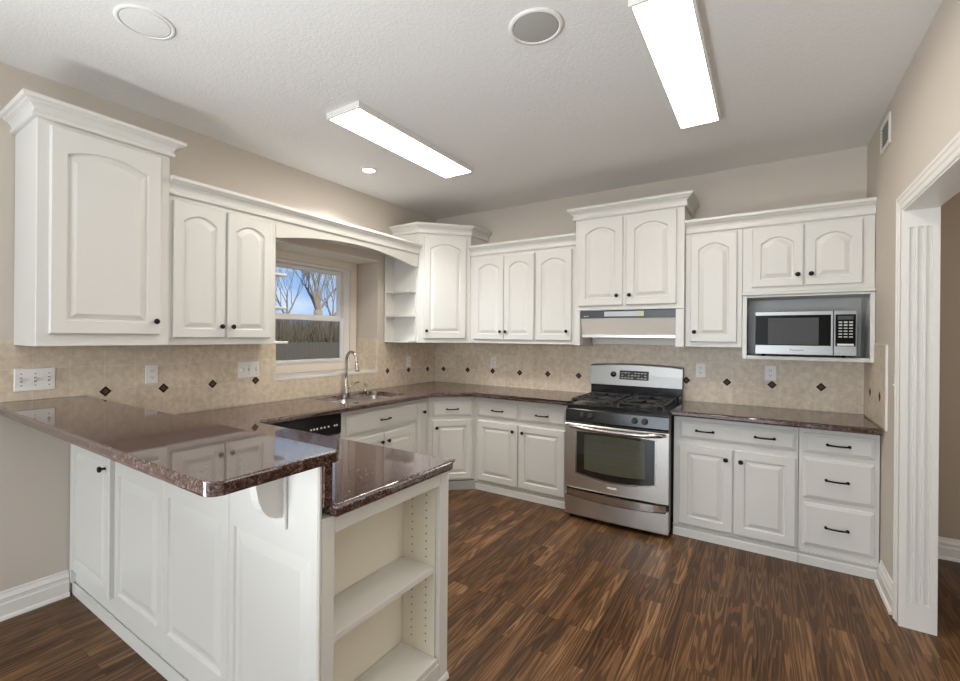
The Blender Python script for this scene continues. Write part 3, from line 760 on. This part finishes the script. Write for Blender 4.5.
# drawer pull: bowed steel lip over a black strip that stands for its shade
lip = MB(BACK); n = 18
lip.loops([[(R0 + .012 + (R1 - R0 - .024) * k / n, RF + .002 + .034 * (1 - (2 * k / n - 1) ** 4) * .9, z + (0 if top else -.018 * (1 - (2 * k / n - 1) ** 2))) for k in range(n + 1)] + [(R1 - .012, RF - .03, z), (R0 + .012, RF - .03, z)] for z, top in ((.196, False), (.238, True))], cap0=True)
lip.build('drawer_pull', M['steel_smooth'], rg)
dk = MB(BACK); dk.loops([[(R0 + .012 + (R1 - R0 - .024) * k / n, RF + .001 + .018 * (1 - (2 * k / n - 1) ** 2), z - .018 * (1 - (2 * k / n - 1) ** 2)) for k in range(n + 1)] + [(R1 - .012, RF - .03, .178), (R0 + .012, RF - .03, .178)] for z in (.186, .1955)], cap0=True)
dk.build('drawer_shade_strip', M['black'], rg)
od = MB(BACK).loops(bowfront(.248, .752, RF, .014), cap0=True).build('oven_door', M['steel'], rg)
def wpoly(s0, s1, z0, z1, sag, n=14):
    return [(s0 + (s1 - s0) * k / n, z0 - sag * (1 - (2 * k / n - 1) ** 2)) for k in range(n + 1)] + [(s1 + (s0 - s1) * k / n, z1 + .006 * (1 - (2 * k / n - 1) ** 2)) for k in range(n + 1)]
def dcurve(s): return RF + .014 * (1 - (2 * (s - R0) / (R1 - R0) - 1) ** 2)
def onface(mb, poly, o0, o1):
    mb.loops([[(s, dcurve(s) + o0, z) for s, z in poly], [(s, dcurve(s) + o1, z) for s, z in poly]], cap1=True)
    return mb
mb = MB(BACK)
def ringface(mb, outer, inner, o):
    mb.loops([[(s, dcurve(s) + .0002, z) for s, z in outer], [(s, dcurve(s) + o, z) for s, z in outer], [(s, dcurve(s) + o, z) for s, z in inner], [(s, dcurve(s) + .0002, z) for s, z in inner]], cap1=False)
ringface(mb, wpoly(1.912, 2.508, .365, .706, .032), wpoly(1.924, 2.496, .375, .697, .030), .004)
mb.build('window_trim', M['steel_smooth'], od)
# glass in vertical strips so that it follows the bowed door
def strips(mb, s0, s1, z0, z1, sag, o, n=14):
    for row in range(1):
        va = []
        for k in range(n + 1):
            s = s0 + (s1 - s0) * k / n; q = 1 - (2 * k / n - 1) ** 2
            va.append((mb.bm.verts.new(mb.p(s, dcurve(s) + o, z0 - sag * q)), mb.bm.verts.new(mb.p(s, dcurve(s) + o, z1 + .006 * q))))
        for a, b_ in zip(va, va[1:]):
            fc_ = mb.face([a[0], b_[0], b_[1], a[1]])
            if fc_: fc_.smooth = True
    return mb
strips(MB(BACK), 1.922, 2.498, .373, .699, .030, .0015).build('window_glass', M['blackglass'], od)
mb = MB(BACK); ringface(mb, wpoly(1.985, 2.435, .408, .678, .012), wpoly(1.990, 2.430, .413, .674, .012), .0022)
mb.build('inner_window_line', M['greymesh'], od)
strips(MB(BACK), 1.990, 2.430, .413, .674, .012, .0020).build('inner_window', M['oven_tint'], od)
for z in (.475, .545, .615): strips(MB(BACK), 1.995, 2.425, z, z + .004, .004, .0024).build('oven_rack', M['greymesh'], od)
MB(BACK).box(2.165, 2.235, dcurve(2.2) - .001, dcurve(2.2) + .002, .292, .304, .0006).build('badge', M['plate'], od)
hd = MB(BACK); n = 20
hpts = [(R0 + .018 + (R1 - R0 - .036) * k / n, RF + .010 + .052 * (1 - (2 * k / n - 1) ** 4), .738 - .010 * (1 - (2 * k / n - 1) ** 2)) for k in range(n + 1)]
hd.tube(hpts, [.012] + [.017] * (n - 1) + [.012], 12)
hd.build('handle', M['steel_smooth'], od)
MB(BACK).loops(bowfront(.7525, .772, RF - .006, .010), cap0=True).build('door_gap', M['black'], rg)
cf = MB(BACK).loops([[(R0 + (R1 - R0) * k / n, dd + .012 * (1 - (2 * k / n - 1) ** 2), z) for k in range(n + 1)] + [(R1, RF - .034, z), (R0, RF - .034, z)] for dd, z in ((RF - .004, .7735), (RF, .780), (RF - .012, .862), (RF - .016, .868))], cap0=True).build('control_fascia', M['black'], rg)
for s in (1.965, 2.030, 2.355, 2.425):
    MB(BACK).lathe([(.024, -.004), (.022, .006), (.019, .010), (.017, .026), (.010, .028)], (s, RF + .002, .822), 'd', 18).build('knob', M['iron'], cf)
mb = MB(BACK); mb.box(R0 - .003, R1 + .003, .085, RF + .002, .889, .904, .005, 2)
ck = mb.build('cooktop', M['black'], rg)
for s in (2.015, 2.40):
    for d, r in ((.24, .040), (.53, .048)):
        MB(BACK).lathe([(r + .02, 0), (r + .016, .004), (r, .006), (r, .014), (r * .8, .018), (r * .78, .022), (.004, .023)], (s, d, .9045), 'z', 20).build('burner', M['iron'], ck)
for s0, s1 in ((1.862, 2.190), (2.222, 2.550)):
    mb = MB(BACK); z0, z1 = .934, .946
    for d in (.105, .655): mb.box(s0, s1, d, d + .012, z0, z1, .003)
    for s in (s0, s1 - .012): mb.box(s, s + .012, .105, .667, z0, z1, .003)
    mb.box(s0, s1, .380, .392, z0, z1, .003)
    cx_ = (s0 + s1) / 2
    for d in (.24, .53):
        for a in range(4):
            t = PI / 4 + a * PI / 2
            mb.tube([(cx_ + .02 * math.cos(t), d + .02 * math.sin(t), z1), (cx_ + .13 * math.cos(t), d + .10 * math.sin(t), z1 + .002), (cx_ + .155 * math.cos(t), d + .115 * math.sin(t), z0)], .006, 6)
        mb.box(s0, cx_ - .03, d - .005, d + .005, z0, z1 + .003, .002).box(cx_ + .03, s1, d - .005, d + .005, z0, z1 + .003, .002)
    for s in (s0, s1 - .012):
        for d in (.105, .655): mb.box(s, s + .012, d, d + .012, .9045, z0)
    mb.build('grate', M['iron'], ck)
bgd = MB(BACK).box(R0 + .002, R1 - .002, .015, .075, .889, 1.012, .004).build('lower_backguard', M['black'], rg)
n = 20
top = lambda s: 1.188 + .018 * (1 - (2 * (s - R0) / (R1 - R0) - 1) ** 2)
rings = []
sv = [R0 + (R1 - R0) * k / n for k in range(n + 1)]
prof = [(.014, 0), (.092, 0), (.096, .01), (.082, .5), (.074, .92), (.066, 1.0), (.014, 1.0)]
mb = MB(BACK); mb.loops([[(s, d, 1.013 + (top(s) - 1.013) * q) for d, q in prof] for s in sv], cap0=True)
bk = mb.build('backguard', M['steel_dark'], rg)
slope = lambda z: .096 - .014 * (z - 1.02) / .085
MB(BACK).loops([[(a, slope(z) + o, z) for a, z in ((2.085, 1.066), (2.325, 1.066), (2.325, 1.144), (2.085, 1.144))] for o in (-.003, .0035)], cap1=True).build('display', M['blackglass'], bk)
for r in range(3):
    for q in range(8):
        if (r * 3 + q) % 5 != 4:
            a, z = 2.100 + q * .027, 1.078 + r * .022
            MB(BACK).loops([[(x, slope(zq) + o, zq) for x, zq in ((a, z), (a + .017, z), (a + .017, z + .006), (a, z + .006))] for o in (.0032, .0042)], cap1=True).build('key', M['button'], bk)
MB(BACK).lathe([(.025, 0), (.024, .016), (.018, .020), (.004, .021)], (2.033, .083, 1.108), 'd', 18).build('knob', M['black'], bk)

# ---------------------------------------------------------------- outlets, switches
def outlet(fr, s, z, label, d=.008, group='duplex outlets'):
    t = thing('outlet', fr(s, d, z), label, 'outlet', group)
    MB(fr).box(s - .036, s + .036, d, d + .006, z - .058, z + .058, .003).build('cover_plate', M['plate'], t)
    for k in (-1, 1):
        zc = z + k * .020
        mb = MB(fr); mb.box(s - .017, s + .017, d + .006, d + .0075, zc - .014, zc + .014, .0005)
        mb.mi = 1
        for q in (-.007, .007): mb.box(s + q - .0014, s + q + .0014, d + .0075, d + .0079, zc - .001, zc + .008)
        mb.lathe([(.0026, 0), (.0026, .0004)], (s, d + .0075, zc - .007), 'd', 8)
        mb.build('receptacle', [M['plate'], M['slot']], t)
    return t
def switches(fr, s0, s1, z, label, n=3, d=.008, kinds='ttt'):
    t = thing('switch_plate', fr((s0 + s1) / 2, d, z), label, 'light switch', 'wall switches')
    MB(fr).box(s0, s1, d, d + .006, z - .059, z + .059, .003).build('cover_plate', M['plate'], t)
    for k in range(n):
        s = s0 + (s1 - s0) * (k + .5) / n
        mb = MB(fr)
        if kinds[k] == 'd':
            mb.lathe([(.018, 0), (.017, .012), (.004, .014)], (s, d + .006, z), 'd', 16); mb.build('dimmer_knob', M['plate'], t)
        else:
            mb.mi = 1; mb.box(s - .005, s + .005, d + .006, d + .0066, z - .012, z + .012)
            mb.mi = 0; mb.loops([[(s - .004, d + .0066, z - .008), (s + .004, d + .0066, z - .008), (s + .004, d + .0066, z + .006), (s - .004, d + .0066, z + .006)], [(s - .003, d + .016, z + .002), (s + .003, d + .016, z + .002), (s + .003, d + .016, z + .009), (s - .003, d + .016, z + .009)]])
            mb.mi = 1
            for q in (-.03, .03): mb.lathe([(.003, 0), (.003, .0006)], (s, d + .006, z + q), 'd', 8)
            mb.build('toggle', [M['plate'], M['slot']], t)
    return t
switches(LEFT, -3.553, -3.389, 1.188, 'wide white three-toggle switch plate at the wall end of the raised bar')
outlet(LEFT, -2.928, 1.180, 'white outlet above the raised bar, between the first two dark diamonds')
switches(LEFT, -2.372, -2.205, 1.174, 'white switch plate with a dimmer knob and two toggles, left of the window', kinds='dtt')
outlet(LEFT, -.485, 1.160, 'white outlet right of the window near the corner')
outlet(BACK, .775, 1.160, 'white outlet on the back tile left of the range')
outlet(BACK, 2.708, 1.170, 'white outlet on the back tile just right of the range')
outlet(BACK, 3.176, 1.172, 'white outlet on the back tile below the microwave niche')
switches(RIGHT, .895, .962, 1.19, 'white switch plate on the right wall against the door casing', n=1, d=0, kinds='t')

# ---------------------------------------------------------------- ceiling fittings
FZ = H - .036
def fixture(x0, x1, y0, y1, label):
    t = thing('ceiling_light', ((x0 + x1) / 2, (y0 + y1) / 2, H), label, 'ceiling light', 'long ceiling lights')
    mb = MB(); fw = .012
    for b_ in ((x0, x1, y0, y0 + fw), (x0, x1, y1 - fw, y1), (x0, x0 + fw, y0 + fw, y1 - fw), (x1 - fw, x1, y0 + fw, y1 - fw)):
        mb.box(*b_, FZ, H)
    mb.build('frame', M['trim'], t)
    MB().box(x0 + fw, x1 - fw, y0 + fw, y1 - fw, FZ + .004, FZ + .014).build('diffuser', M['lamp'], t)
fixture(.938, 1.214, -2.367, -1.134, 'long white glowing ceiling light nearer the window')
fixture(2.690, 2.915, -2.340, -1.060, 'long white glowing ceiling light in front of the range')
t = thing('recessed_light', (.478, -1.552, H), 'small round recessed light in the ceiling over the sink', 'ceiling light')
MB().lathe([(.068, 0), (.068, -.006), (.052, -.010), (.047, -.003), (.047, 0)], (.478, -1.552, H), 'z', 28).build('trim_ring', M['trim'], t)
sl = bpy.data.lights.new('recessed_lamp', 'SPOT'); sl.energy = 72; sl.color = (.95, .97, 1.0); sl.spot_size = math.radians(135); sl.spot_blend = .6; sl.shadow_soft_size = .04
so = bpy.data.objects.new('recessed_lamp', sl); so.location = Vector((.478, -1.552, H - .02)) - wloc(t); so.parent = t; COL.objects.link(so)
MB().lathe([(.046, -.0035), (.040, -.0060), (.003, -.0065)], (.478, -1.552, H), 'z', 24).build('bulb', M['can'], t)
t = thing('ceiling_speaker', (2.316, -2.385, H), 'round ceiling speaker with a grey grille', 'speaker', 'round ceiling speakers')
MB().lathe([(.118, 0), (.118, -.005), (.104, -.009), (.097, -.006), (.097, 0)], (2.316, -2.385, H), 'z', 36).build('rim', M['trim'], t)
MB().lathe([(.0965, -.0045), (.090, -.0055), (.003, -.006)], (2.316, -2.385, H), 'z', 36).build('grille', M['speaker'], t)
t = thing('ceiling_speaker', (.925, -3.335, H), 'round ceiling speaker painted white, above the raised bar', 'speaker', 'round ceiling speakers')
MB().lathe([(.112, 0), (.112, -.004), (.100, -.007), (.095, -.004), (.095, 0)], (.925, -3.335, H), 'z', 36).build('rim', M['ceil'], t)
MB().lathe([(.0945, -.0035), (.088, -.0045), (.003, -.005)], (.925, -3.335, H), 'z', 36).build('grille', M['ceil'], t)
# air grille high on the right wall
t = thing('air_vent', (W, -.62, 2.62), 'white air vent high on the right wall', 'vent')
mb = MB(RIGHT)
for b_ in ((.505, .745, 2.535, 2.557), (.505, .745, 2.683, 2.705), (.505, .527, 2.557, 2.683), (.723, .745, 2.557, 2.683)): mb.box(b_[0], b_[1], .0002, .010, b_[2], b_[3], .002)
mb.build('frame', M['trim'], t)
mb = MB(RIGHT); mb.box(.527, .723, .0002, .002, 2.557, 2.683); mb.mi = 1
for k in range(7): mb.box(.528, .722, .002, .008, 2.562 + k * .018, 2.566 + k * .018)
mb.build('slats', [M['slot'], M['speaker']], t)

# ---------------------------------------------------------------- outdoors, seen through the window
GZ = -.7
mb = MB(); mb.box(-40, -.42, -20, 40, GZ - .3, GZ); struct(mb.build('ground', M['grass']))
fn = thing('fence', (-9, 5, GZ), 'weathered dark board fence across the yard, seen through the window', 'fence')
mb = MB()
y = -1.0
while y < 13:
    mb.box(-9.03, -9.0, y, y + .138, GZ, 1.20 + random.uniform(-.02, .02)); y += .142
mb.build('boards', M['fence'], fn)
for k in range(6):
    MB().box(-9.14, -9.04, -.8 + k * 2.6, -.7 + k * 2.6, GZ, 1.25).build('post', M['fence'], fn)
def limb(mb, p0, d, ln, r, depth):
    pts = [p0]; rr = [r]; q = p0.copy(); dd = d.normalized()
    for k in range(4):
        dd = (dd + Vector((random.uniform(-.16, .16), random.uniform(-.16, .16), random.uniform(-.04, .12)))).normalized()
        q = q + dd * ln / 4; pts.append(q.copy()); rr.append(r * (1 - .12 * (k + 1)))
    mb.tube([tuple(a) for a in pts], rr, 5 if r < .04 else 7, caps=False)
    if depth <= 0: return
    for k in range(4 if depth > 1 else 5):
        i = random.choice((2, 3, 4, 4)) if k else 4
        a = random.uniform(0, 2 * PI); side = Vector((math.cos(a), math.sin(a), 0)) * random.uniform(.35, .8)
        limb(mb, pts[i], (dd + side + Vector((0, 0, .25))).normalized(), ln * random.uniform(.62, .82), rr[i] * random.uniform(.5, .72), depth - 1)
def tree(x, y, label, stems, h, r, depth):
    t = thing('bare_tree', (x, y, GZ), label, 'tree', 'bare trees in the yard')
    mb = MB(); mb.tube([(x, y, GZ), (x + .02, y, GZ + 1.2), (x, y + .03, h)], [r * 1.3, r, r * .95], 9)
    mb.build('trunk', M['bark'], t)
    mb = MB()
    for a in stems: limb(mb, Vector((x, y, h - .05)), Vector(a), 1.1, r * .40, depth)
    mb.build('branches', M['bark'], t)
tree(-12.5, 8.4, 'bare grey many-stemmed tree in the middle of the window view', [(0, -.28, 1), (.1, -.05, 1), (0, .14, 1), (-.1, .34, 1), (.1, -.6, .9), (0, .75, .9)], 2.5, .19, 4)
tree(-13.2, 7.4, 'thinner bare tree behind the large one, left in the window view', [(0, -.5, 1), (0, .1, 1), (.1, .6, 1)], 2.2, .11, 4)
tree(-13.8, 10.3, 'bare tree at the right edge of the window view', [(0, -.4, 1), (0, .2, 1), (.1, .6, 1)], 2.2, .13, 4)
mb = MB()
for k in range(3600):
    x = random.uniform(-15.5, -10); y = random.uniform(1.5, 14); hh = random.uniform(.9, 2.9)
    a = random.uniform(-.5, .5); b_ = random.uniform(-.3, .3)
    mb.tube([(x, y, GZ), (x + b_ * .5, y + a * .5, GZ + hh * .55), (x + b_ * 1.2, y + a * 1.3, GZ + hh)], [.045, .034, .016], 3, caps=False)
o = tag(mb.build('undergrowth', M['brush']), 'tangle of bare brown brush beyond the fence', 'undergrowth'); o['kind'] = 'stuff'
